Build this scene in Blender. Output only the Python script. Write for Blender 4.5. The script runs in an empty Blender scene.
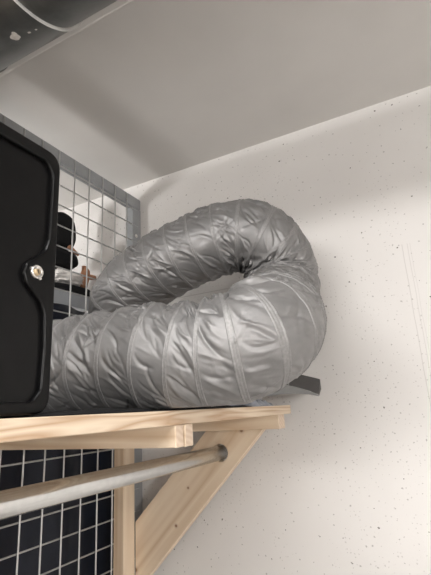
import bpy, bmesh, math, random
import numpy as np
from mathutils import Vector, Matrix, noise
R = math.radians
EYE = 1.6                      # eye height above the floor; the shelf board is level with it
S = bpy.context.scene
COL = S.collection
rng = random.Random(7)

# ------------------------------------------------------------------ helpers
def link(name, me, mat=None, parent=None):
    o = bpy.data.objects.new(name, me); COL.objects.link(o)
    if mat is not None and len(me.materials) == 0: me.materials.append(mat)
    if parent is not None: o.parent = parent
    return o
def empty(name, loc):
    o = bpy.data.objects.new(name, None); COL.objects.link(o); o.location = loc; return o
def part(o, parent):
    """parent keeping world placement (parents are unrotated, unscaled Empties)"""
    o.parent = parent
    o.matrix_parent_inverse = Matrix.Translation(-Vector(parent.location)) if parent.type == 'EMPTY' else Matrix.Identity(4)
    return o
def tag(o, label=None, cat=None, group=None, kind=None):
    if label: o['label'] = label
    if cat: o['category'] = cat
    if group: o['group'] = group
    if kind: o['kind'] = kind
    return o
def bm_obj(name, bm, mat, parent=None, smooth=False):
    bmesh.ops.recalc_face_normals(bm, faces=bm.faces)
    me = bpy.data.meshes.new(name); bm.to_mesh(me); bm.free()
    if smooth: me.shade_smooth()
    o = link(name, me, mat)
    if parent is not None: part(o, parent)
    return o
def box_bm(x0, x1, y0, y1, z0, z1, bev=0.0, seg=2):
    bm = bmesh.new()
    bmesh.ops.create_cube(bm, size=1, matrix=Matrix.Translation(((x0+x1)/2, (y0+y1)/2, EYE+(z0+z1)/2)) @ Matrix.Diagonal((x1-x0, y1-y0, z1-z0, 1)))
    if bev: bmesh.ops.bevel(bm, geom=bm.edges[:], offset=bev, segments=seg, profile=.5, affect='EDGES')
    return bm
def box(name, b, mat, parent=None, bev=.002, seg=2):
    return bm_obj(name, box_bm(*b, bev=bev, seg=seg), mat, parent)
def grid_mesh(name, V, mat, closed_v=False, parent=None, uv=None, smooth=True):
    """V: numpy (n, m, 3) grid of points"""
    n, m, _ = V.shape
    idx = np.arange(n*m).reshape(n, m)
    if closed_v:
        a = idx[:-1]; b = idx[1:]
        a2 = np.roll(a, -1, 1); b2 = np.roll(b, -1, 1)
    else:
        a = idx[:-1, :-1]; b = idx[1:, :-1]; a2 = idx[:-1, 1:]; b2 = idx[1:, 1:]
    F = np.stack([a, a2, b2, b], -1).reshape(-1, 4)
    me = bpy.data.meshes.new(name)
    me.from_pydata(V.reshape(-1, 3).tolist(), [], F.tolist())
    me.update()
    if smooth: me.shade_smooth()
    o = link(name, me, mat)
    if parent is not None: part(o, parent)
    return o
def plate(name, loops, place, depth, mat, parent=None, bev=0.0, seg=2):
    """2D outline with holes, filled, thickened and bevelled. place(u, v, w) -> world"""
    cu = bpy.data.curves.new(name, 'CURVE'); cu.dimensions = '2D'; cu.fill_mode = 'BOTH'
    cu.extrude = depth/2 - bev; cu.bevel_depth = bev; cu.bevel_resolution = seg; cu.offset = -bev
    for L in loops:
        sp = cu.splines.new('POLY'); sp.points.add(len(L)-1)
        for p, q in zip(sp.points, L): p.co = (q[0], q[1], 0, 1)
        sp.use_cyclic_u = True
    tmp = bpy.data.objects.new(name+'_tmp', cu); COL.objects.link(tmp)
    dg = bpy.context.evaluated_depsgraph_get(); dg.update()
    me = bpy.data.meshes.new_from_object(tmp.evaluated_get(dg)); me.name = name
    bpy.data.objects.remove(tmp); bpy.data.curves.remove(cu)
    me.materials.clear()
    for v in me.vertices: v.co = place(v.co.x, v.co.y, v.co.z)
    bm = bmesh.new(); bm.from_mesh(me); bmesh.ops.remove_doubles(bm, verts=bm.verts, dist=1e-5)
    bmesh.ops.recalc_face_normals(bm, faces=bm.faces); bm.to_mesh(me); bm.free()
    o = link(name, me, mat)
    if parent is not None: part(o, parent)
    return o
def cyl_bm(bm, p0, p1, r0, r1=None, n=24, caps=True):
    p0 = Vector(p0); p1 = Vector(p1); r1 = r0 if r1 is None else r1
    d = (p1-p0); q = Vector((0, 0, 1)).rotation_difference(d.normalized()).to_matrix().to_4x4()
    bmesh.ops.create_cone(bm, cap_ends=caps, segments=n, radius1=r0, radius2=r1, depth=d.length, matrix=Matrix.Translation((p0+p1)/2) @ q)
def lathe(name, prof, axis, origin, mat, parent=None, n=96, smooth=True):
    """prof: (t along axis, radius)"""
    ax = Vector(axis).normalized(); u = ax.orthogonal().normalized(); v = ax.cross(u)
    V = np.zeros((len(prof), n, 3))
    for i, (t, r) in enumerate(prof):
        for j in range(n):
            a = 2*math.pi*j/n
            V[i, j] = Vector(origin) + ax*t + (u*math.cos(a) + v*math.sin(a))*r
    return grid_mesh(name, V, mat, True, parent, smooth=smooth)
def smooth_by_angle(o, deg=35):
    me = o.data; me.shade_smooth()
    bm = bmesh.new(); bm.from_mesh(me)
    for e in bm.edges:
        e.smooth = not (len(e.link_faces) == 2 and e.calc_face_angle(0) > R(deg))
    bm.to_mesh(me); bm.free(); return o
def rounded(pts, rad, n=6):
    """round the corners of a polygon; rad a number or list"""
    out = []; N = len(pts)
    for i in range(N):
        a = Vector(pts[i-1]); b = Vector(pts[i]); c = Vector(pts[(i+1) % N])
        r = rad[i] if isinstance(rad, (list, tuple)) else rad
        if r <= 0: out.append(tuple(b)); continue
        d1 = (a-b).normalized(); d2 = (c-b).normalized()
        ang = d1.angle(d2); t = min(r/math.tan(ang/2), (a-b).length*.49, (c-b).length*.49)
        p0 = b+d1*t; p1 = b+d2*t
        for k in range(n+1):
            s = k/n; out.append(tuple((1-s)**2*p0 + 2*s*(1-s)*b + s*s*p1))
    return out

# ------------------------------------------------------------------ materials
class NT:
    def __init__(s, name):
        s.m = bpy.data.materials.new(name); s.m.use_nodes = True
        s.t = s.m.node_tree; s.b = s.t.nodes['Principled BSDF']
    def n(s, typ, **kw):
        nd = s.t.nodes.new(typ)
        for k, v in kw.items():
            if k.startswith('i_'): nd.inputs[k[2:].replace('_', ' ')].default_value = v
            else: setattr(nd, k, v)
        return nd
    def l(s, a, b): s.t.links.new(a, b)
    def coord(s, scale=(1, 1, 1), rot=(0, 0, 0)):
        tc = s.n('ShaderNodeTexCoord'); mp = s.n('ShaderNodeMapping')
        mp.inputs['Scale'].default_value = scale; mp.inputs['Rotation'].default_value = rot
        s.l(tc.outputs['Object'], mp.inputs['Vector']); return mp.outputs['Vector']
    def noise(s, vec, scale, detail=4, rough=.5, dist=0):
        nd = s.n('ShaderNodeTexNoise'); nd.inputs['Scale'].default_value = scale
        nd.inputs['Detail'].default_value = detail; nd.inputs['Roughness'].default_value = rough
        nd.inputs['Distortion'].default_value = dist
        s.l(vec, nd.inputs['Vector']); return nd.outputs['Fac']
    def ramp(s, fac, stops):
        r = s.n('ShaderNodeValToRGB'); e = r.color_ramp.elements
        while len(e) < len(stops): e.new(.5)
        for el, (p, c) in zip(e, stops): el.position = p; el.color = c if len(c) == 4 else (*c, 1)
        s.l(fac, r.inputs['Fac']); return r.outputs['Color']
    def math(s, op, a, b=None, clamp=False):
        nd = s.n('ShaderNodeMath', operation=op); nd.use_clamp = clamp
        for i, v in enumerate((a, b)):
            if v is None: continue
            if isinstance(v, (int, float)): nd.inputs[i].default_value = v
            else: s.l(v, nd.inputs[i])
        return nd.outputs[0]
    def mix(s, fac, a, b):
        nd = s.n('ShaderNodeMix', data_type='RGBA')
        for k, v in ((0, fac), (6, a), (7, b)):
            if isinstance(v, (int, float, tuple)): nd.inputs[k].default_value = v if not isinstance(v, tuple) or len(v) == 4 else (*v, 1)
            else: s.l(v, nd.inputs[k])
        return nd.outputs[2]
    def bump(s, h, strength=.3, dist=.002):
        b = s.n('ShaderNodeBump'); b.inputs['Strength'].default_value = strength; b.inputs['Distance'].default_value = dist
        s.l(h, b.inputs['Height']); s.l(b.outputs['Normal'], s.b.inputs['Normal']); return b
    def set(s, **kw):
        for k, v in kw.items():
            k = {'col': 'Base Color', 'rough': 'Roughness', 'metal': 'Metallic', 'spec': 'Specular IOR Level', 'coat': 'Coat Weight', 'sheen': 'Sheen Weight'}[k]
            if isinstance(v, (int, float)): s.b.inputs[k].default_value = v
            elif isinstance(v, tuple): s.b.inputs[k].default_value = v if len(v) == 4 else (*v, 1)
            else: s.l(v, s.b.inputs[k])
        return s

def mat_wall():
    k = NT('painted_concrete'); v = k.coord()
    base = k.ramp(k.noise(v, 2.2, 5), [(.3, (.715, .69, .668)), (.7, (.775, .752, .73))])
    def dots(scale, thr, keep, seedoff):
        mp = k.n('ShaderNodeMapping'); mp.inputs['Location'].default_value = (seedoff, seedoff*1.7, seedoff*.6)
        k.l(v, mp.inputs['Vector'])
        jit = k.n('ShaderNodeTexNoise'); jit.inputs['Scale'].default_value = 260; k.l(v, jit.inputs['Vector'])
        ja = k.n('ShaderNodeVectorMath', operation='MULTIPLY_ADD'); k.l(jit.outputs['Color'], ja.inputs[0]); ja.inputs[1].default_value = (.0045, .0045, .0045); k.l(v, ja.inputs[2]); k.l(ja.outputs[0], mp.inputs['Vector'])
        sv = k.n('ShaderNodeSeparateXYZ'); cv = k.n('ShaderNodeCombineXYZ'); k.l(mp.outputs['Vector'], sv.inputs[0])
        k.l(k.math('ADD', sv.outputs[0], sv.outputs[1]), cv.inputs[0]); k.l(sv.outputs[2], cv.inputs[1])
        vo = k.n('ShaderNodeTexVoronoi', feature='F1', voronoi_dimensions='2D'); vo.inputs['Scale'].default_value = scale
        k.l(cv.outputs[0], vo.inputs['Vector'])
        sp = k.n('ShaderNodeSeparateColor'); k.l(vo.outputs['Color'], sp.inputs[0])
        on = k.math('LESS_THAN', sp.outputs[0], keep)
        size = k.math('MULTIPLY', sp.outputs[1], thr)
        d = k.math('LESS_THAN', vo.outputs['Distance'], size)
        return k.math('MULTIPLY', on, d)
    dense = k.noise(v, 3.1, 2)
    m1 = dots(42, .10, .5, 3.1); m2 = dots(85, .17, .5, 9.7); m3 = dots(13, .036, .6, 5.3)
    m2 = k.math('MULTIPLY', m2, k.math('GREATER_THAN', dense, .5))
    c = k.mix(k.math('MULTIPLY', m2, .36), base, (.30, .27, .25))
    c = k.mix(k.math('MULTIPLY', m1, .5), c, (.22, .2, .18))
    c = k.mix(k.math('MULTIPLY', m3, .85), c, (.09, .075, .065))
    # faint scoring lines in the paint, straight up and down, plus one level pour joint
    tc = k.n('ShaderNodeTexCoord'); sx = k.n('ShaderNodeSeparateXYZ'); k.l(tc.outputs['Object'], sx.inputs[0])
    wob = k.math('MULTIPLY', k.math('SUBTRACT', k.noise(v, 9, 2), .5), .006)
    xx = k.math('ADD', sx.outputs[0], wob)
    below = k.math('LESS_THAN', sx.outputs[2], EYE+.44)
    for x0, w, a in ((-.057, .0012, .3), (-.043, .0010, .26), (-.036, .0008, .2)):
        ln = k.math('MULTIPLY', k.math('LESS_THAN', k.math('ABSOLUTE', k.math('SUBTRACT', xx, x0)), w), below)
        c = k.mix(k.math('MULTIPLY', ln, a), c, (.36, .33, .31))
    ln = k.math('LESS_THAN', k.math('ABSOLUTE', k.math('SUBTRACT', sx.outputs[2], EYE+.406)), .0016)
    ln = k.math('MULTIPLY', ln, k.math('LESS_THAN', sx.outputs[0], -.42))
    c = k.mix(k.math('MULTIPLY', ln, .4), c, (.36, .33, .31))
    k.set(col=c, rough=.62, spec=.35)
    h = k.math('SUBTRACT', k.noise(v, 38, 6, .6), k.math('MULTIPLY', k.math('ADD', m1, m3), .6))
    k.bump(h, .22, .0022); return k.m
def mat_plain(name, col, rough=.6, metal=0, nscale=30, amt=.06, bump=.1, spec=.5, bscale=None):
    k = NT(name); v = k.coord(); f = k.noise(v, nscale, 4)
    lo = tuple(max(0, c*(1-amt)) for c in col); hi = tuple(min(1, c*(1+amt)) for c in col)
    k.set(col=k.ramp(f, [(.3, lo), (.7, hi)]), rough=rough, metal=metal, spec=spec)
    if bump: k.bump(k.noise(v, bscale or nscale*4, 3), bump, .001)
    return k.m
def mat_wood(name, along='Y', tint=1.0, seed=0.0, dark=(.61, .445, .295), lite=(.81, .675, .52), freq=1.0, knots=()):
    k = NT(name)
    sc = {'X': (.5, 7, 9), 'Y': (7, .5, 9), 'Z': (9, 7, .5), 'D': (7, 9, .5)}[along]
    rot = (0, R(-44.7), 0) if along == 'D' else (0, 0, 0)
    tc = k.n('ShaderNodeTexCoord'); mp0 = k.n('ShaderNodeMapping'); mp0.inputs['Rotation'].default_value = rot
    mp0.inputs['Location'].default_value = (seed, seed*.7, seed*1.3); k.l(tc.outputs['Object'], mp0.inputs['Vector'])
    mp = k.n('ShaderNodeMapping'); mp.inputs['Scale'].default_value = sc; k.l(mp0.outputs['Vector'], mp.inputs['Vector'])
    v = mp.outputs['Vector']
    n1 = k.noise(v, .9*freq, 3, .5, .4)
    rings = k.math('FRACT', k.math('MULTIPLY', n1, 12))
    rings = k.math('MULTIPLY', k.math('ABSOLUTE', k.math('SUBTRACT', rings, .5)), 2)
    fine = k.noise(v, 14, 4)
    f = k.math('ADD', k.math('MULTIPLY', rings, .72), k.math('MULTIPLY', fine, .34))
    c = k.ramp(f, [(.08, tuple(d*tint for d in dark)), (.5, tuple((a*.45+b*.55)*tint for a, b in zip(dark, lite))), (.95, tuple(l*tint for l in lite))])
    for (kx, ky, kz, kr) in knots:
        ds = k.n('ShaderNodeVectorMath', operation='DISTANCE'); k.l(tc.outputs['Object'], ds.inputs[0]); ds.inputs[1].default_value = (kx, ky, EYE+kz)
        c = k.mix(k.ramp(k.math('DIVIDE', ds.outputs['Value'], kr*2), [(.3, (.85, .85, .85)), (.55, (.22, .22, .22)), (1, (0, 0, 0))]), c, (.20, .085, .035))
    k.set(col=c, rough=.55, spec=.3); k.bump(f, .12, .0006); return k.m
def mat_endgrain():
    k = NT('pine_end_grain'); v = k.coord((1, 1, 1))
    w = k.n('ShaderNodeTexWave', wave_type='RINGS'); w.inputs['Scale'].default_value = 30; w.inputs['Distortion'].default_value = 3
    k.l(v, w.inputs['Vector'])
    k.set(col=k.ramp(k.math('ADD', k.math('MULTIPLY', w.outputs['Fac'], .6), k.math('MULTIPLY', k.noise(v, 90, 4), .4)), [(.2, (.66, .51, .385)), (.8, (.74, .60, .475))]), rough=.75, spec=.2)
    return k.m
def mat_hose():
    k = NT('silver_coated_fabric'); v = k.coord()
    f = k.noise(v, 26, 5, .6)
    c = k.ramp(f, [(.3, (.20, .196, .195)), (.7, (.25, .245, .243))])
    k.set(col=c, rough=k.math('ADD', k.math('MULTIPLY', k.noise(v, 60, 4), .14), .40), metal=.5, spec=.5)
    # fine ripstop weave from two crossed waves and creasing noise
    w1 = k.n('ShaderNodeTexWave', bands_direction='X'); w1.inputs['Scale'].default_value = 170; k.l(v, w1.inputs['Vector'])
    w2 = k.n('ShaderNodeTexWave', bands_direction='Z'); w2.inputs['Scale'].default_value = 170; k.l(v, w2.inputs['Vector'])
    h = k.math('ADD', k.math('MULTIPLY', k.math('ADD', w1.outputs['Fac'], w2.outputs['Fac']), .10), k.math('MULTIPLY', k.noise(v, 48, 5, .55, .8), 1.0))
    k.bump(h, .22, .0016); return k.m
def mat_band():
    k = NT('seam_tape'); v = k.coord()
    k.set(col=k.ramp(k.noise(v, 240, 3), [(.3, (.22, .215, .213)), (.7, (.28, .275, .272))]), rough=.5, metal=.45)
    k.bump(k.noise(v, 420, 2), .15, .0006); return k.m
def mat_galv(name, lo, hi, rough=.38, scale=16, metal=.9):
    k = NT(name); v = k.coord(); f = k.noise(v, scale, 5, .6)
    st = k.noise(k.coord((1.2, 40, 40)), 3, 3)
    k.set(col=k.ramp(k.math('ADD', k.math('MULTIPLY', f, .7), k.math('MULTIPLY', st, .3)), [(.3, lo), (.7, hi)]), rough=k.math('ADD', k.math('MULTIPLY', f, .2), rough-.1), metal=metal)
    k.bump(f, .08, .001); return k.m
def mat_duct():
    k = NT('galvanised_duct_steel'); v = k.coord(); f = k.noise(v, 14, 5, .65)
    c = k.ramp(f, [(.3, (.13, .135, .132)), (.72, (.225, .23, .222))])
    k.set(col=c, rough=k.math('ADD', k.math('MULTIPLY', f, .22), .24), metal=.85); k.bump(f, .06, .001); return k.m
def mat_rod():
    k = NT('galvanised_tube_steel'); v = k.coord((60, 2.5, 60)); f = k.noise(v, 1.6, 5, .65)
    g = k.noise(k.coord(), 85, 4)
    k.set(col=k.ramp(k.math('ADD', k.math('MULTIPLY', f, .6), k.math('MULTIPLY', g, .4)), [(.34, (.58, .585, .58)), (.66, (.72, .725, .715))]), rough=.2, metal=.95)
    k.bump(f, .07, .0008); return k.m
def mat_cloth(name, col, rough=.85, sheen=.2, scale=500):
    k = NT(name); v = k.coord(); f = k.noise(v, 18, 4)
    k.set(col=k.ramp(f, [(.3, tuple(c*.8 for c in col)), (.7, tuple(min(1, c*1.2) for c in col))]), rough=rough, sheen=sheen, spec=.3)
    k.bump(k.noise(v, scale, 2), .25, .0008); return k.m

M = dict(
    wall=mat_wall(),
    ceiling=mat_plain('ceiling_paint', (.66, .64, .615), .8, nscale=5, amt=.03, bump=.1, spec=.2, bscale=60),
    floor=mat_plain('grey_floor_paint', (.42, .405, .39), .6, nscale=6, amt=.1, bump=.05),
    board=mat_wood('pine_board_grain', 'Y', .95, .3, dark=(.50, .325, .20), freq=2.2),
    arm=mat_wood('pine_crossbar', 'X', 1.0, 1.9, freq=.6), post=mat_wood('pine_post', 'Z', .97, 4.2, freq=.8),
    brace=mat_wood('pine_brace', 'D', 1.0, 2.6, freq=.7, knots=[(-0.805, 1.234, -0.33, 0.0045), (-0.958, 1.234, -0.462, 0.007), (-0.758, 1.234, -0.223, 0.0035), (-0.568, 1.232, -0.062, 0.006)]), endgrain=mat_endgrain(),
    hose=mat_hose(), band=mat_band(),
    duct=mat_duct(), ductring=mat_galv('bright_seam_steel', (.55, .55, .54), (.68, .68, .66), .35, metal=.6),
    rod=mat_rod(),
    frame=mat_galv('grey_painted_steel_frame', (.30, .31, .32), (.36, .37, .38), .5, metal=.15),
    wire=mat_galv('galvanised_mesh_wire', (.56, .56, .555), (.70, .70, .69), .42, metal=.4),
    black=mat_plain('black_moulded_plastic', (.0032, .0032, .0034), .28, nscale=40, amt=.2, bump=.02, bscale=900, spec=.2),
    chrome=mat_galv('chromed_lock', (.72, .70, .67), (.86, .84, .80), .2),
    brass=mat_galv('brass_key_plug', (.55, .42, .26), (.7, .55, .36), .3),
    slot=mat_plain('dark_key_slot', (.02, .018, .015), .6),
    navy=mat_cloth('dark_navy_fabric', (.0065, .009, .0175), .38, .04),
    blackcloth=mat_cloth('black_fabric', (.005, .0052, .006), .9, 0),
    lace=mat_cloth('white_crumpled_fabric', (.80, .765, .73), .9, .2),
    tan=mat_plain('tan_wood', (.42, .20, .11), .5, nscale=20, amt=.2),
    rack=mat_plain('grey_enamelled_steel', (.33, .345, .365), .45, nscale=10, amt=.06, bump=.04),
    dkgrey=mat_plain('dark_grey_plastic', (.060, .057, .055), .55, nscale=60, amt=.12, bump=.1),
    ltgrey=mat_plain('light_grey_plastic', (.30, .30, .295), .45, nscale=40, amt=.08),
    rag=mat_cloth('blue_grey_fabric', (.23, .245, .275), .7, .2),
    caulk=mat_plain('white_caulk', (.70, .675, .645), .7, nscale=60, amt=.05, bump=.3),
    paint=mat_plain('white_paint_drop', (.62, .60, .57), .7, nscale=120, amt=.15),
    screw=mat_galv('zinc_screw', (.55, .54, .52), (.75, .74, .72), .3),
)

# ------------------------------------------------------------------ setting
X0, X1, Y0, Y1, CZ = -2.6, 2.0, -2.4, 1.335, .927
def struct(o): o['kind'] = 'structure'; return o
struct(box('wall_back', (X0, X1, Y1, Y1+.12, -EYE, CZ), M['wall'], bev=0))
struct(box('wall_front', (X0, X1, Y0-.12, Y0, -EYE, CZ), M['wall'], bev=0))
struct(box('wall_right', (X1, X1+.12, Y0, Y1, -EYE, CZ), M['wall'], bev=0))
struct(box('wall_left', (X0-.12, X0, Y0, Y1, -EYE, CZ), M['wall'], bev=0))
struct(box('floor', (X0-.12, X1+.12, Y0-.12, Y1+.12, -EYE-.1, -EYE), M['floor'], bev=0))
struct(box('ceiling', (X0-.12, X1+.12, Y0-.12, Y1+.12, CZ, CZ+.12), M['ceiling'], bev=0))
# lumpy bead of caulk on the ceiling along the duct
n = 260; m = 9; V = np.zeros((n, m, 3))
for i in range(n):
    x = -1.6 + 2.2*i/(n-1)
    g = max(0, noise.noise((x*9, 3, 1))+.25); w = .0025 + .003*g+.001*noise.noise((x*60, 1, 5)); h = .0006 + .0045*g*max(0, noise.noise((x*60, 7, 2))+.2)
    y = .643 + .003*noise.noise((x*6, 2, 2))
    for j in range(m):
        a = math.pi*j/(m-1); V[i, j] = (x, y+w*math.cos(a), EYE+CZ+.0006-max(.001, h)*math.sin(a))
struct(grid_mesh('trim_1', V, M['caulk']))

# ------------------------------------------------------------------ round duct under the ceiling
DR, DZ, DY = .135, .765, .357
duct = empty('ventilation_duct', (-.5, DY, EYE+DZ))
tag(duct, 'round galvanised steel ventilation duct under the ceiling at top left', 'duct')
o0 = (0, DY, EYE+DZ)
lathe('duct_pipe', [(-2.55, DR), (-.497, DR)], (1, 0, 0), o0, M['duct'], duct, 128)
lathe('duct_pipe', [(-.497, DR-.0035), (-.40, DR-.0035), (-.385, DR-.006), (.2, DR-.006), (1.9, DR-.006)], (1, 0, 0), o0, M['duct'], duct, 128)
tag(lathe('seam_ring', [(-.5000, DR), (-.4997, DR+.0014), (-.4990, DR+.0020), (-.4982, DR+.0020), (-.4972, DR+.0008), (-.497, DR-.004)], (1, 0, 0), o0, M['ductring'], duct, 128), 'bright rolled steel seam ring')
lathe('seam_ring', [(-.706, DR), (-.705, DR+.0022), (-.702, DR+.003), (-.699, DR+.0022), (-.698, DR)], (1, 0, 0), o0, M['duct'], duct, 128)
def on_duct(x, ang, h): return Vector((x, DY+(DR+h)*math.cos(ang), EYE+DZ+(DR+h)*math.sin(ang)))
bm = bmesh.new()
for (x, a, rx, ra) in ((-0.560, R(-74), .0085, .0085), (-0.534, R(-71), .0028, .0026), (-0.520, R(-70), .0022, .002), (-0.554, R(-77), .004, .005)):
    ring = []; N = 16
    c = bm.verts.new(on_duct(x, a, .0016))
    for k in range(N):
        t = 2*math.pi*k/N; w = 1+.25*noise.noise((math.cos(t)*2+x*50, math.sin(t)*2, 1))
        ring.append(bm.verts.new(on_duct(x+rx*w*math.cos(t), a+ra*w*math.sin(t)/DR, .0002)))
    for k in range(N): bm.faces.new((c, ring[k], ring[(k+1) % N]))
tag(bm_obj('paint_spot', bm, M['paint'], duct, True), 'white paint splashes on the duct')

# ------------------------------------------------------------------ wire mesh partition
mesh = empty('mesh_partition', (-1.0, .6, EYE-1.0))
tag(mesh, 'grey steel framed wire mesh partition meeting the white wall', 'mesh partition')
XM = -1.0
f = box('top_rail', (XM-.036, XM-.004, -1.2, 1.333, .803, .849), M['frame'], mesh, bev=.0025)
f.data.materials[0] = M['frame']
box('corner_post', (XM-.040, XM-.004, 1.283, 1.3345, -1.55, .8025), M['frame'], mesh, bev=.0025)
wr = .0024
zs = [.656-.0692*k for k in range(-2, 30)]
ys = [1.242-.0685*k for k in range(0, 30)]
for z in zs:
    bm = bmesh.new(); cyl_bm(bm, (XM-.0062, -1.0, EYE+z), (XM-.0062, 1.318, EYE+z), wr, n=8)
    bm_obj('mesh_wire', bm, M['wire'], mesh, True)
for y in ys:
    bm = bmesh.new(); cyl_bm(bm, (XM-.0016, y, EYE-1.5), (XM-.0016, y, EYE+.842), wr, n=8)
    bm_obj('mesh_wire', bm, M['wire'], mesh, True)
bm = bmesh.new(); bmesh.ops.create_uvsphere(bm, u_segments=16, v_segments=8, radius=.0075, matrix=Matrix.Translation((XM-.004, 1.305, EYE+.682)) @ Matrix.Diagonal((.5, 1, 1, 1)))
bm_obj('bolt', bm, M['screw'], mesh, True)

# ------------------------------------------------------------------ wooden shelf on brackets
shelf = empty('wooden_shelf', (-.72, .5, EYE))
tag(shelf, 'pale pine shelf with a diagonal brace, carrying the silver hose', 'shelf')
XF = -.43; ZB = -.0215; ZA = -.0585
def wood_box(name, b, mat, end_axis):
    o = box(name, b, mat, shelf, bev=.0012, seg=1)
    o.data.materials.append(M['endgrain'])
    for p in o.data.polygons:
        if abs(p.normal[end_axis]) > .9: p.material_index = 1
    return o
wood_box('shelf_board', (-.992, XF, -.55, 1.292, ZB, .003), M['board'], 1)
wood_box('support_arm', (-.997, XF+.001, .664, .6895, ZA, ZB-.0003), M['arm'], 0)
wood_box('support_arm', (-.997, XF+.003,   .6918, .7185, ZA-.0005, ZB-.0003), M['arm'], 0)
wood_box('support_arm', (-.9575, XF-.001, 1.182, 1.2315, ZA, ZB-.0003), M['arm'], 0)
wood_box('bracket_post', (-.998, -.959, 1.177, 1.2325, -1.45, ZB-.0003), M['post'], 2)
# diagonal brace with the tube hole: outline in X, Z
RX, RZ = -.642, -.1235
hole = [(RX+.0252*math.cos(2*math.pi*k/40), RZ+.0252*math.sin(2*math.pi*k/40)) for k in range(40)]
out = [(-.958, -.328), (-.958, -.523), (-.9025, -.4685), (-.502, -.0625), (-.463, -.0225), (-.649, -.0225)]
plate('diagonal_brace', [out, hole], lambda u, v, w: Vector((u, 1.249+w, EYE+v)), .030, M['brace'], shelf, bev=.0008, seg=1)

# clothes tube through the brace
rod = empty('clothes_rail', (RX, .4, EYE+RZ))
tag(rod, 'galvanised steel tube under the shelf running through the diagonal brace', 'rail')
r0, r1 = .0207, .0185
lathe('tube', [(-1.3, r1), (-1.3, r0), (.862, r0), (.8635, r0-.0008), (.8635, r1), (-1.3, r1)], (0, 1, 0), (RX, .4, EYE+RZ), M['rod'], rod, 64)

# ------------------------------------------------------------------ black case on the shelf
case = empty('storage_case', (-.51, .24, EYE+.003))
tag(case, 'black moulded plastic case with round metal lock, standing on the shelf', 'case')
XC = -.47
outer = rounded([(.06, .006), (.424, .006), (.424, .3845), (.06, .3845)], .026, 8)
pl = lambda x: (lambda u, v, w: Vector((x+w, u, EYE+v)))
inner_raw = [(.08, .022), (.396, .022), (.4085, .036), (.4105, .09), (.4080, .136), (.402, .152), (.389, .163), (.376, .174), (.371, .187), (.3745, .201), (.388, .213), (.404, .228), (.4095, .245), (.4105, .30), (.4105, .349), (.398, .3655), (.08, .3655)]
inner = rounded(inner_raw, .012, 5)
plate('case_body', [outer], pl(XC-.0400), .070, M['black'], case, bev=.004, seg=3)
fr = plate('lid_rim', [outer, inner], pl(XC-.0025), .0095, M['black'], case, bev=.0035, seg=4); smooth_by_angle(fr, 50)
LO = (XC, .3905, EYE+.1915)
lock = lathe('lock', [(0.001, .0098), (.004, .0098), (.0052, .0090), (.0056, .0078), (.0042, .0066), (.0040, .0044)], (1, 0, 0), LO, M['chrome'], case, 48)
tag(lock, 'round chromed lock')
pg = lathe('key_plug', [(.001, .0045), (.0052, .0045), (.0058, .0038), (.0058, .00001)], (1, 0, 0), LO, M['brass'], None, 32); part(pg, lock)
bm = bmesh.new(); bmesh.ops.create_cube(bm, size=1, matrix=Matrix.Translation((LO[0]+.0058, LO[1], LO[2])) @ Matrix.Rotation(R(25), 4, 'X') @ Matrix.Diagonal((.0006, .0012, .0056, 1)))
part(bm_obj('key_slot', bm, M['slot']), lock)
bm = bmesh.new()
for a in (R(-60), R(165)):
    bmesh.ops.create_cube(bm, size=1, matrix=Matrix.Translation(Vector(LO)+Vector((.0028, math.cos(a)*.0100, math.sin(a)*.0100))) @ Matrix.Rotation(a, 4, 'X') @ Matrix.Diagonal((.004, .0026, .0042, 1)))
part(bm_obj('lock_tab', bm, M['chrome']), lock)

# ------------------------------------------------------------------ silver flexible duct hose
HR = .0998
P = np.array([(-0.905, 0.690, 0.1025), (-0.745, 0.672, 0.1025), (-0.599, 0.667, 0.1025), (-0.478, 0.680, 0.1025), (-0.386, 0.698, 0.0970), (-0.339, 0.706, 0.1026), (-0.302, 0.722, 0.1162), (-0.282, 0.760, 0.1395), (-0.293, 0.840, 0.1704), (-0.321, 0.940, 0.2084), (-0.349, 1.035, 0.2546), (-0.354, 1.090, 0.3131), (-0.358, 1.085, 0.3775), (-0.386, 1.045, 0.4322), (-0.445, 1.020, 0.4521), (-0.553, 1.000, 0.4353), (-0.678, 0.990, 0.3991), (-0.816, 1.005, 0.3424), (-0.868, 1.060, 0.2550), (-0.878, 1.130, 0.1100)])
def catmull(P, n):
    Q = np.vstack([2*P[0]-P[1], P, 2*P[-1]-P[-2]]); o = []
    for i in range(1, len(Q)-2):
        t = np.linspace(0, 1, n, endpoint=False)[:, None]; a, b, c, d = Q[i-1], Q[i], Q[i+1], Q[i+2]
        o.append(.5*((2*b)+(-a+c)*t+(2*a-5*b+4*c-d)*t*t+(-a+3*b-3*c+d)*t**3))
    return np.vstack(o+[Q[-2][None]])
C = catmull(P, 60)
L = np.concatenate([[0], np.cumsum(np.linalg.norm(np.diff(C, axis=0), axis=1))])
TOT = L[-1]; NU = int(TOT/.0021); NV = 260
s = np.linspace(0, TOT, NU)
C = np.stack([np.interp(s, L, C[:, k]) for k in range(3)], 1)
sk = np.ones(23)/23
for _ in range(3):
    E2 = np.pad(C, ((11, 11), (0, 0)), 'reflect', reflect_type='odd')
    C = np.stack([np.convolve(E2[:, k], sk, 'valid') for k in range(3)], 1)
T = np.gradient(C, s, axis=0); T /= np.linalg.norm(T, axis=1)[:, None]
K = np.gradient(T, s, axis=0)
ker = np.ones(41)/41
K = np.stack([np.convolve(np.pad(K[:, k], 20, 'edge'), ker, 'valid') for k in range(3)], 1)
Nn = np.zeros_like(T); Nn[0] = np.cross(T[0], (0, 0, 1)); Nn[0] /= np.linalg.norm(Nn[0])
for i in range(1, NU):
    v = Nn[i-1]-T[i]*np.dot(Nn[i-1], T[i]); Nn[i] = v/np.linalg.norm(v)
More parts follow.
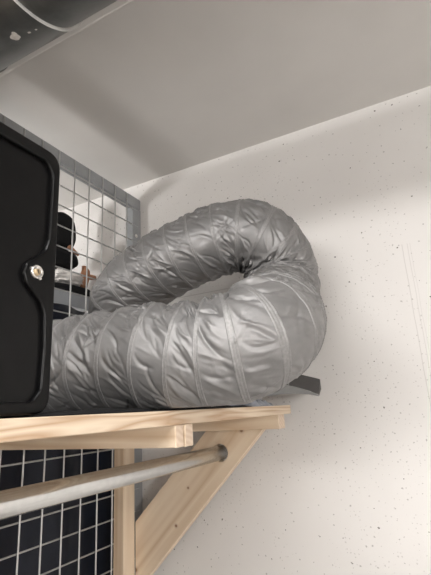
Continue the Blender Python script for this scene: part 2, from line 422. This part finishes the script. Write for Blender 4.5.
Bn = np.cross(T, Nn)
th = np.linspace(0, 2*np.pi, NV, endpoint=False)
DIR = Nn[:, None]*np.cos(th)[None, :, None]+Bn[:, None]*np.sin(th)[None, :, None]
INN = np.einsum('uvk,uk->uv', DIR, K)*HR          # >0 on the inside of a bend: relative shortening
SPS = .0610-.0225*np.clip((s-.47)/.12, 0, 1)*np.clip((1.32-s)/.15, 0, 1)      # rings crowd together through the bend
W = np.concatenate([[0], np.cumsum((s[1:]-s[:-1])/SPS[1:])]); PH = .033
nr = np.random.RandomState(11)
D = np.zeros((NU, NV))
OFF = .012*np.clip((.78-s)/.25, 0, 1)[:, None]*DIR[..., 2]      # the wire rings lean a little on the straight run
SE = W[:, None]-PH-OFF/SPS[:, None]
sag = np.sin(np.pi*(SE % 1.0))**.75*(SPS/.061)[:, None]
seg = np.floor(W-PH).astype(int)
D -= sag*(.0022+.016*np.clip(INN, 0, .55))
D -= sag*.0026*np.clip(DIR[..., 2], 0, 1)
D += sag*.0012*np.clip(-INN*3, 0, 1)
for g in range(seg.min(), seg.max()+1):
    rows = np.where((W-PH > g-.22) & (W-PH < g+1.22))[0]
    if len(rows) < 4: continue
    SP = SPS[rows].mean(); X = (SE[rows]-g)*SP; x = (W[rows]-PH-g)*SP
    ok = (X > 0) & (X < SP)
    inn = INN[rows].mean(0); up_ = DIR[rows, :, 2].mean(0)
    nf = 60
    acc = np.zeros((len(rows), NV))
    for q in range(nf):
        t0 = nr.choice([0, 1, .1, .9, nr.rand()]); a0 = nr.rand()*2*np.pi
        ln = nr.uniform(.45, 1.0); sgn = 1 if t0 < .5 else -1
        dth = nr.uniform(.22, .85)*(1 if nr.rand() < .95 else -1)*sgn
        t1 = t0+sgn*ln
        w = nr.uniform(.0015, .0042); amp = nr.choice([-1, -1, 1])*nr.uniform(.0018, .0078)
        k0 = int(round(a0/(2*np.pi)*NV)) % NV
        amp *= (.62+1.15*max(0, up_[k0]))*(.75+1.9*np.clip(inn[k0], 0, .6)*1.3)
        y = ((th-a0+np.pi) % (2*np.pi)-np.pi)*HR
        ax, ay, bx, by = t0*SP, 0., t1*SP, dth*HR
        Y = y[None, :]
        dx, dy = bx-ax, by-ay; l2 = dx*dx+dy*dy
        tt = np.clip(((X-ax)*dx+(Y-ay)*dy)/l2, 0, 1)
        curv = .006*np.sin(np.pi*tt)*nr.choice([-1, 1])
        nx, ny = -dy/math.sqrt(l2), dx/math.sqrt(l2)
        d = np.hypot(X-(ax+tt*dx+curv*nx), Y-(ay+tt*dy+curv*ny))
        taper = np.sin(np.pi*np.clip(.12+tt*.88, 0, 1))**.8
        acc += amp*taper*np.exp(-(d/(w*(1.1-.5*tt)))**1.35)
    # fine crinkles in the coated cloth
    for q in range(50):
        xc, a0 = nr.uniform(0, SP), nr.rand()*2*np.pi; ang = nr.uniform(.3, 1.3); ln = nr.uniform(.008, .022)
        y = ((th-a0+np.pi) % (2*np.pi)-np.pi)*HR; Y = y[None, :]
        u = (X-xc)*math.cos(ang)+Y*math.sin(ang); w_ = -(X-xc)*math.sin(ang)+Y*math.cos(ang)
        acc += nr.choice([-1, 1])*nr.uniform(.0004, .0011)*np.exp(-(u/ln)**2-(w_/nr.uniform(.0014, .0028))**2)
    # broad pillow dents
    for q in range(4):
        a0 = nr.rand()*2*np.pi; y = ((th-a0+np.pi) % (2*np.pi)-np.pi)*HR; xc = nr.uniform(.25, .75)*SP
        Y = y[None, :]; sh = nr.uniform(-.8, .8)
        acc -= nr.uniform(.001, .004)*np.exp(-((X-xc)/.017)**2-((Y-sh*(X-xc))/nr.uniform(.008, .02))**2)
    # compressed cloth buckles on the inside of the bend
    buck = np.clip(inn, 0, .6)[None, :]
    acc += buck*.010*np.sin(th[None, :]*17+nr.rand()*6+x[:, None]*95)*.5
    env = np.where(ok, np.sin(np.pi*np.clip(X/SP, 0, 1))**.45, 0)
    D[rows] += np.clip(acc, -.013, .008)*env
# flattened where it lies on the shelf
RAD = HR+D
V = C[:, None]+DIR*RAD[..., None]
low = np.clip(.0072-V[..., 2], 0, None); V[..., 2] += low*.95
V[..., 2] += EYE
hose = empty('flexible_duct_hose', (-.55, .66, EYE+.012))
tag(hose, 'silver fabric flexible duct hose bent double on the shelf', 'hose')
sleeve = grid_mesh('sleeve', V, M['hose'], True, hose)
# stitched tape over each wire ring
k = 0
while PH+k < W[-1]-.08:
    sc = np.interp(PH+k, W, s)
    prof = [(-.0040, -.0012), (-.0036, .0004), (-.0027, .0016), (-.0018, .0001), (-.0009, .0002), (0, .0004), (.0009, .0002), (.0018, .0001), (.0027, .0016), (.0036, .0004), (.0040, -.0012)]
    B = np.zeros((len(prof), NV, 3))
    for i, (ds, h) in enumerate(prof):
        q = sc+ds; off = OFF[min(max(int(q/TOT*(NU-1)), 0), NU-1)]
        q = np.clip((q+off)/TOT*(NU-1), 0, NU-1.001); i0 = q.astype(int); fr_ = (q-i0)[:, None]; J = np.arange(NV)
        v = V[i0, J]*(1-fr_)+V[i0+1, J]*fr_; dd = DIR[i0, J]*(1-fr_)+DIR[i0+1, J]*fr_
        stitch = .00035*np.sin(th*150) if abs(abs(ds)-.0027) < .0004 else 0
        hh = np.full(NV, h)+stitch
        fl = np.clip((v[:, 2]-EYE-.0075)/.004, 0, 1)
        B[i] = v+dd*(hh*np.maximum(fl, .15) if h > 0 else hh)[:, None]
    grid_mesh('seam_band', B, M['band'], True, hose); k += 1

# ------------------------------------------------------------------ cloths and plastic piece on the shelf
def clearance(x, y):
    d = np.hypot(C[:, 0]-x, C[:, 1]-y); i = d.argmin(); dd = d[i]
    if dd >= HR: return .2
    return C[i, 2]-math.sqrt(HR*HR-dd*dd)
n, m = 110, 70
top = np.zeros((n, m, 3)); 
for i in range(n):
    for j in range(m):
        y = .40+.66*i/(n-1); x = -.80+(.366+.004*noise.noise((y*9, 1, 1)))*j/(m-1)
        e = min(i, n-1-i, j*1.0, m-1-j)/4
        h = .0022+.010*max(0, .25+noise.noise((x*13, y*13, 4)))*min(1, e)
        lim = max(.0020, clearance(x, y)-.0062)
        top[i, j] = (x, y, EYE+.0034+max(.0012, min(h, lim)*min(1, .35+e)))
bot = top.copy(); bot[..., 2] = EYE+.0033
def sheet(name, top, bot, mat, parent=None):
    n, m, _ = top.shape
    me = bpy.data.meshes.new(name); vs = top.reshape(-1, 3).tolist()+bot.reshape(-1, 3).tolist(); F = []; o = n*m
    for i in range(n-1):
        for j in range(m-1):
            a, b, c, d = i*m+j, i*m+j+1, (i+1)*m+j+1, (i+1)*m+j
            F.append((a, b, c, d)); F.append((a+o, d+o, c+o, b+o))
    ed = [(0, j) for j in range(m)]+[(i, m-1) for i in range(1, n)]+[(n-1, j) for j in range(m-2, -1, -1)]+[(i, 0) for i in range(n-2, 0, -1)]
    for q in range(len(ed)):
        a = ed[q][0]*m+ed[q][1]; b = ed[(q+1) % len(ed)]; b = b[0]*m+b[1]
        F.append((b, a, a+o, b+o))
    me.from_pydata(vs, [], F); me.update(); me.shade_smooth()
    ob = link(name, me, mat)
    if parent is not None: part(ob, parent)
    return ob
tag(sheet('black_cloth', top, bot, M['blackcloth']), 'black cloth lying flat on the shelf under the silver hose', 'cloth')

# crumpled blue-grey rag at the end of the shelf
n, m = 60, 60; top = np.zeros((n, m, 3))
for i in range(n):
    for j in range(m):
        u, v = i/(n-1)*2-1, j/(m-1)*2-1
        x = -.482+.050*u; y = 1.085+.075*v
        rr = max(0, 1-max(abs(u), abs(v))**3)
        cr = abs(noise.noise((x*34, y*34, 1.3)))+.5*abs(noise.noise((x*80, y*60, 4)))
        lim = max(.003, clearance(x, y)-.012)
        top[i, j] = (x+.006*noise.noise((y*30, 2, 1)), y+.006*noise.noise((x*30, 5, 1)), EYE+.0034+max(.0012, min(rr*(.012+.040*cr), lim)))
bot = top.copy(); bot[..., 2] = EYE+.0033
tag(sheet('rag', top, bot, M['rag']), 'crumpled blue-grey rag on the shelf end below the plastic cover', 'rag')

# grey plastic cover with a dark sloping top, leaning from the shelf end to the wall
cov = empty('plastic_cover', (-.40, 1.2, EYE+.03))
tag(cov, 'grey plastic cover with dark sloping top jutting from under the hose', 'plastic cover')
yf, yb = 1.165, 1.300
lipT = [(-.535, .046), (-.50, .055), (-.46, .0585), (-.415, .0585), (-.375, .050), (-.335, .036), (-.309, .0235)]
lipB = [(-.535, .018), (-.50, .0225), (-.46, .029), (-.415, .0315), (-.375, .031), (-.335, .027), (-.309, .0205)]
bkT = [(-.545, .060), (-.52, .070), (-.48, .082), (-.418, .096), (-.385, .0875), (-.355, .078), (-.335, .0715)]
bkB = [(a, b-.03) for a, b in bkT]
def strip(name, rows, mat, bev=0):
    bm = bmesh.new(); G = [[bm.verts.new(Vector((p[0], p[1], EYE+p[2]))) for p in r] for r in rows]
    nr_ = len(G)
    for i in range(nr_):
        for j in range(len(G[0])-1):
            bm.faces.new((G[i][j], G[i][j+1], G[(i+1) % nr_][j+1], G[(i+1) % nr_][j]))
    bm.faces.new([G[i][0] for i in range(nr_)]); bm.faces.new([G[i][-1] for i in reversed(range(nr_))])
    o = bm_obj(name, bm, mat, cov)
    if bev:
        md = o.modifiers.new('bevel', 'BEVEL'); md.width = bev; md.segments = 2; md.limit_method = 'ANGLE'
    return o
T2 = lambda pts, y, dz=0, dx=0: [(a+dx, y, b+dz) for a, b in pts]
tag(strip('cover_lip', [T2(lipB, yf), T2(lipT, yf), T2(lipT, yf+.007, .001), T2(lipB, yf+.007)], M['ltgrey'], .001), 'light grey curved front lip')
endp = [(yf+.0075, .023, -.309), ]
tag(strip('cover_top', [T2(lipB, yf+.0075), T2(lipT, yf+.0075), T2(bkT, yb), T2(bkB, yb)], M['dkgrey'], .002), 'dark grey sloping top')
bm = bmesh.new(); cyl_bm(bm, (-.388, yf+.003, EYE+.052), (-.388, yf-.003, EYE+.065), .0018, n=10)
bm_obj('clip_pin', bm, M['ltgrey'], cov, True)

# ------------------------------------------------------------------ neighbour compartment behind the mesh
rack = empty('steel_rack', (-1.38, .8, EYE+.4))
tag(rack, 'grey enamelled steel rack shelf beyond the wire mesh', 'rack')
box('shelf_edge', (-1.165, -1.15, -.4, 1.32, .383, .436), M['rack'], rack, bev=.002)
box('shelf_panel', (-1.62, -1.1655, -.4, 1.32, .420, .4355), M['rack'], rack, bev=.001)
for (a, b) in ((-.40, -.36), (1.28, 1.32)):
    box('upright', (-1.20, -1.1655, a, b, -1.6, .419), M['rack'], rack, bev=.002)
    box('upright', (-1.62, -1.585, a, b, -1.6, .419), M['rack'], rack, bev=.002)

def blob(name, c, rad, mat, amp=.12, freq=3, n=48, m=32, power=1.0, seed=0, crease=0, parent=None, tilt=0):
    bm = bmesh.new(); bmesh.ops.create_uvsphere(bm, u_segments=n, v_segments=m, radius=1)
    rot = Matrix.Rotation(tilt, 3, 'X')
    for v in bm.verts:
        d = v.co.copy(); p = Vector([math.copysign(abs(x)**power, x) for x in d])
        f = 1+amp*noise.noise(d*freq+Vector((seed, seed, seed)))
        if crease: f += crease*(abs(noise.noise(d*freq*3+Vector((seed, 3, 1))))-.2)
        q = rot @ Vector((p.x*rad[0]*f, p.y*rad[1]*f, p.z*rad[2]*f)); v.co = q+Vector((c[0], c[1], EYE+c[2]))
    o = bm_obj(name, bm, mat, parent, True); return o
tag(blob('folded_cloth', (-1.28, 1.195, .4625), (.10, .122, .0265), M['blackcloth'], .08, 2, power=.6, seed=2), 'dark folded cloth on the steel rack under the white cloth', 'cloth')
tag(blob('crumpled_cloth', (-1.265, 1.165, .521), (.070, .090, .026), M['lace'], .2, 3, n=72, m=48, seed=5, crease=.4), 'white crumpled cloth on the steel rack behind the mesh', 'cloth')
tag(blob('fabric_bag', (-1.275, 1.150, .594), (.07, .085, .036), M['blackcloth'], .1, 2, power=.75, seed=8), 'black fabric bag lying on the white crumpled cloth', 'bag')
tag(blob('round_cushion', (-1.27, 1.172, .719), (.034, .064, .080), M['blackcloth'], .03, 2, power=.85, seed=1), 'black rounded cushion standing on edge against the white wall', 'cushion')
# tan carved wooden piece lying at the end of the white cloth
tn = bmesh.new()
pts = [(1.262, .500, .016), (1.264, .525, .020), (1.268, .550, .023), (1.272, .574, .018), (1.262, .590, .010)]
ringp = None
for (y, z, r) in pts:
    ring = [tn.verts.new((-1.235+r*.8*math.cos(2*math.pi*k/14), y+r*math.sin(2*math.pi*k/14), EYE+z)) for k in range(14)]
    if ringp:
        for k in range(14): tn.faces.new((ringp[k], ringp[(k+1) % 14], ring[(k+1) % 14], ring[k]))
    else: tn.faces.new(ring)
    ringp = ring
tn.faces.new(ringp)
cyl_bm(tn, (-1.235, 1.27, EYE+.548), (-1.235, 1.322, EYE+.556), .013, .010, n=14)
tag(bm_obj('wooden_ornament', tn, M['tan'], None, True), 'tan wooden ornament beside the white crumpled cloth', 'ornament')
tn = bmesh.new(); cyl_bm(tn, (-1.222, 1.165, EYE+.640), (-1.222, 1.215, EYE+.622), .011, .006, n=14)
tag(bm_obj('strap', tn, M['tan'], None, True), 'small tan strap between the black cushion and the black bag', 'strap')

# dark navy cover hanging behind the lower mesh
n, m = 90, 260; top = np.zeros((n, m, 3))
for i in range(n):
    for j in range(m):
        z = .357-1.75*i/(n-1); y = -.9+2.19*j/(m-1)
        a = y*26+1.2*noise.noise((y*3, z*1.2, 1))
        x = -1.085+.016*math.sin(a)+.014*noise.noise((y*6, z*2.2, 3))+.006*noise.noise((y*16, z*6, 7))
        top[i, j] = (x, y-.03*max(0, -z-.30)*(y > 1.0), EYE+z)
bot = top.copy(); bot[..., 0] -= .003
tag(sheet('hanging_cover', top, bot, M['navy']), 'dark navy fabric hanging behind the wire mesh below the shelf', 'fabric')

# ------------------------------------------------------------------ lights
def area(name, loc, size, size_y, power, aim, col=(1, .985, .968)):
    l = bpy.data.lights.new(name, 'AREA'); l.shape = 'RECTANGLE'; l.size = size; l.size_y = size_y; l.energy = power; l.color = col
    o = bpy.data.objects.new(name, l); COL.objects.link(o); o.location = loc
    o.rotation_euler = (Vector(aim)-Vector(loc)).to_track_quat('-Z', 'Y').to_euler(); return o
area('ceiling_tube_lamp', (-.35, -2.2, EYE+.80), 1.7, .30, 47, (-.25, .9, EYE+.30))
def globe(name, loc, power, rad=.12, col=(1, .985, .968)):
    l = bpy.data.lights.new(name, 'POINT'); l.energy = power; l.shadow_soft_size = rad; l.color = col
    o = bpy.data.objects.new(name, l); COL.objects.link(o); o.location = loc; return o
globe('neighbour_globe_lamp', (-1.85, .1, EYE+.35), 40)
area('overhead_tube_lamp', (-.15, -.04, EYE+.90), 1.2, .10, 9, (-.15, .12, EYE-1.0))
globe('added_fill_light', (1.45, -.7, EYE+.12), 50, .2)  # unseen fill light added to brighten the room and the wall under the shelf
w = bpy.data.worlds.new('world'); S.world = w; w.use_nodes = True
w.node_tree.nodes['Background'].inputs['Color'].default_value = (.5, .49, .47, 1)
w.node_tree.nodes['Background'].inputs['Strength'].default_value = .3

# ------------------------------------------------------------------ camera
yaw, pitch, roll = R(26.95776), R(15.60358), R(-3.11825)
fw = Vector((-math.sin(yaw)*math.cos(pitch), math.cos(yaw)*math.cos(pitch), math.sin(pitch)))
rt = Vector((math.cos(yaw), math.sin(yaw), 0)); up = rt.cross(fw)
r2 = rt*math.cos(roll)+up*math.sin(roll); u2 = -rt*math.sin(roll)+up*math.cos(roll)
cam = bpy.data.cameras.new('camera'); co = bpy.data.objects.new('camera', cam); COL.objects.link(co)
m4 = Matrix((r2, u2, -fw)).transposed().to_4x4(); m4.translation = (0, 0, EYE); co.matrix_world = m4
cam.sensor_fit = 'HORIZONTAL'; cam.sensor_width = 36; cam.lens = 438.0866*36/431; cam.clip_start = .01
S.camera = co
S.view_settings.view_transform = 'Standard'; S.view_settings.look = 'None'; S.view_settings.gamma = 1
S.view_settings.use_curve_mapping = False; S.view_settings.exposure = 0.31
